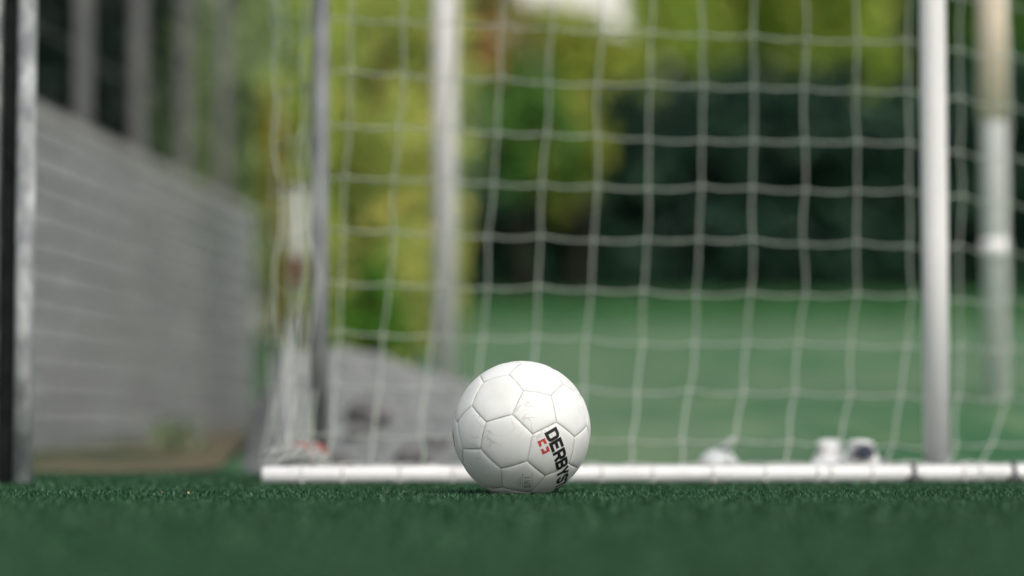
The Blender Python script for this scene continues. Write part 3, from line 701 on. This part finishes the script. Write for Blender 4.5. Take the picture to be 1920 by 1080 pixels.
def write(text, start, along, pitch, cap, name, m, sw=.2, wfac=None, lift=.00025):
    c = start; e1 = (along - start * along.dot(start)).normalized(); e2 = c.cross(e1)
    mb = MB(); wf = wfac or pitch / .72
    for i, ch in enumerate(text):
        # walk along the great circle so that every letter is laid out from its own centre
        a = i * pitch / BRAD; ci = c * math.cos(a) + e1 * math.sin(a); ei = e1 * math.cos(a) - c * math.sin(a)
        for si, (pts, cl) in enumerate(GLY[ch]):
            pp = [((x - .33) * wf, (y - .5) * cap) for x, y in pts]
            for qd in ribbon(pp, sw * (wf + cap) / 2 * .9, bool(cl)):
                mb.add([on_ball(ci, ei, e2, v.x, v.y, lift + si * .00006) for v in qd], [(0, 1, 2, 3)])
    return mb.build(name, m, ball, False, BASE)
dD, dS = bdir(1034, 815), bdir(1053.5, 896)
ang = math.acos(max(-1, min(1, dD.dot(dS)))); pitch = ang / 5 * BRAD
write('DERBYSTAR', dD, dS, pitch, .0222, 'lettering', M_ink, .235, pitch / .675)
dI = bdir(988, 893); dI2 = bdir(988, 911)
write('IMS', dI, dI2, .0105, .0105, 'quality_mark', M_grey_ink, .135)
e1 = (dI2 - dI * dI2.dot(dI)).normalized(); e2 = dI.cross(e1); mb = MB()
for v0, v1, u0, u1 in [(-.0075, -.0068, -.008, .024), (-.0105, -.0098, -.002, .018), (-.0135, -.0128, .0, .022), (-.0165, -.016, .004, .018), (.0072, .0077, -.009, .026)]:
    for k in range(4):
        ua, ub = u0 + (u1 - u0) * k / 4, u0 + (u1 - u0) * (k + .8) / 4
        mb.add([on_ball(dI, e1, e2, *q_, .0002) for q_ in [(ua, v0), (ub, v0), (ub, v1), (ua, v1)]], [(0, 1, 2, 3)])
mb.build('fine_print', M_grey_ink, ball, False, BASE)
# red emblem of two notched blocks beside the first letter
dE = bdir(1018, 836); e1 = (bdir(1022, 846) - dE * bdir(1022, 846).dot(dE)).normalized(); e2 = dE.cross(e1); mb = MB()
def poly(pts):
    n_ = len(pts); mb.add([on_ball(dE, e1, e2, x, y, .00025) for x, y in pts], [tuple(range(n_))])
s_ = .0104
for a_ in (-1, 1):
    x0, x1 = (-s_ * 1.12, -s_ * .18) if a_ < 0 else (s_ * .18, s_ * 1.12)
    xi = x1 if a_ < 0 else x0; xo = x0 if a_ < 0 else x1
    poly([(xo, -s_ * .62), (xi, -s_ * .62), (xi - a_ * -.001, -s_ * .24), (xo, -s_ * .10)])
    poly([(xo, s_ * .10), (xi - a_ * -.001, s_ * .24), (xi, s_ * .62), (xo, s_ * .62)])
    poly([(xo, -s_ * .10), (xo - a_ * .0040, -s_ * .10), (xo - a_ * .0040, s_ * .10), (xo, s_ * .10)])
mb.build('red_emblem', M_redink, ball, False, BASE)
# black print on the left edge
dL = bdir(853, 836); e1 = (bdir(866, 870) - dL * bdir(866, 870).dot(dL)).normalized(); e2 = dL.cross(e1); mb = MB()
for k in range(-6, 6):
    u0, u1 = k * .0036, (k + 1) * .0036
    for j in range(8):
        v0, v1 = -.028 + j * .004, -.024 + j * .004
        mb.add([on_ball(dL, e1, e2, *q_, .00025) for q_ in [(u0, v0), (u1, v0), (u1, v1), (u0, v1)]], [(0, 1, 2, 3)])
mb.build('side_print', M_ink, ball, False, BASE)

# ------------------------------------------------------------------ turf fibres (stuff)
def fibres(name, nb, x0, x1, y0, y1, h, wd, seed):
    r = np.random.default_rng(seed)
    x = r.uniform(x0, x1, nb); y = r.uniform(y0, y1, nb)
    # small tufts in tidy rows with scatter
    x += .004 * np.sin(y * 900); d = np.hypot(x - BC.x, y - BC.y)
    keep = d > .030; x, y, d = x[keep], y[keep], d[keep]; nb = len(x)
    hh = h * r.uniform(.55, 1.15, nb) * np.where(d < .06, .9, 1)
    clump = .5 + .5 * np.sin(x * 47 + 3 * np.sin(y * 31)) * np.sin(y * 53 + 2 * np.sin(x * 29)); hh *= .9 + .16 * clump
    a = r.uniform(0, 6.283, nb); lean = r.uniform(.1, .95, nb) * hh; ta = r.uniform(0, 6.283, nb)
    dx, dy = np.cos(ta) * wd / 2, np.sin(ta) * wd / 2; lx, ly = np.cos(a) * lean, np.sin(a) * lean
    z = np.zeros(nb)
    P = [np.stack([x - dx, y - dy, z], 1), np.stack([x + dx, y + dy, z], 1),
         np.stack([x - dx * .9 + lx * .35, y - dy * .9 + ly * .35, hh * .6], 1), np.stack([x + dx * .9 + lx * .35, y + dy * .9 + ly * .35, hh * .6], 1),
         np.stack([x + lx, y + ly, hh * .98], 1)]
    V = np.stack(P, 1).reshape(-1, 3); i = np.arange(nb) * 5
    F = np.concatenate([np.stack([i, i + 1, i + 3], 1), np.stack([i, i + 3, i + 2], 1), np.stack([i + 2, i + 3, i + 4], 1)])
    return tag(np_mesh(name, V, F, M_fibre), kind='stuff')
fibres('turf_fibres', 210000, -1.15, 1.15, 3.15, 4.35, .0125, .0016, 1)
fibres('turf_fibres', 230000, -1.5, 1.5, 1.4, 3.15, .0125, .0020, 2)
fibres('turf_fibres', 90000, -1.7, 1.8, 4.35, 5.75, .0125, .0026, 3)
r = np.random.default_rng(8); nc = 9000
cx_ = r.uniform(-1.2, 1.2, nc); cy_ = r.uniform(2.6, 4.6, nc); kk = np.hypot(cx_ - BC.x, cy_ - BC.y) > .05; cx_, cy_ = cx_[kk], cy_[kk]; nc = len(cx_)
cs_ = r.uniform(.0006, .0014, (nc, 1, 1)); tet = np.array([(1, 1, 1), (-1, -1, 1), (-1, 1, -1), (1, -1, -1)]) * cs_
Vc = (np.stack([cx_, cy_, r.uniform(.002, .010, nc)], 1)[:, None, :] + tet).reshape(-1, 3)
i = np.arange(nc) * 4; Fc = np.concatenate([np.stack([i + a, i + b_, i + c], 1) for a, b_, c in [(0, 1, 2), (0, 3, 1), (0, 2, 3), (1, 3, 2)]])
tag(np_mesh('rubber_crumb', Vc, Fc, M_black), kind='stuff')
# two dry leaves on the turf
M_dry = mat('dry_leaf', (.42, .28, .15, 1), (.60, .44, .26, 1), 120, .8)
for px, py, Y, s, lab in [(352, 926, 3.83, .0065, 'small pale dry leaf standing on the turf left of the ball'), (303, 922, 3.95, .004, 'tiny reddish dry leaf left of the pale dry leaf')]:
    p = at(px, py, Y); p.z = .006; m_ = MB()
    m_.add([p + Vector(v) * s for v in [(-.5, 0, -.6), (.1, -.2, -.2), (.5, .1, .9), (-.1, .2, 1.0), (-.55, .1, .3)]] + [p + Vector((.0, -.35, .3)) * s], [(0, 1, 5), (1, 2, 5), (2, 3, 5), (3, 4, 5), (4, 0, 5)])
    tag(m_.build('dry_leaf', M_dry, None, False, p), lab, 'leaf')
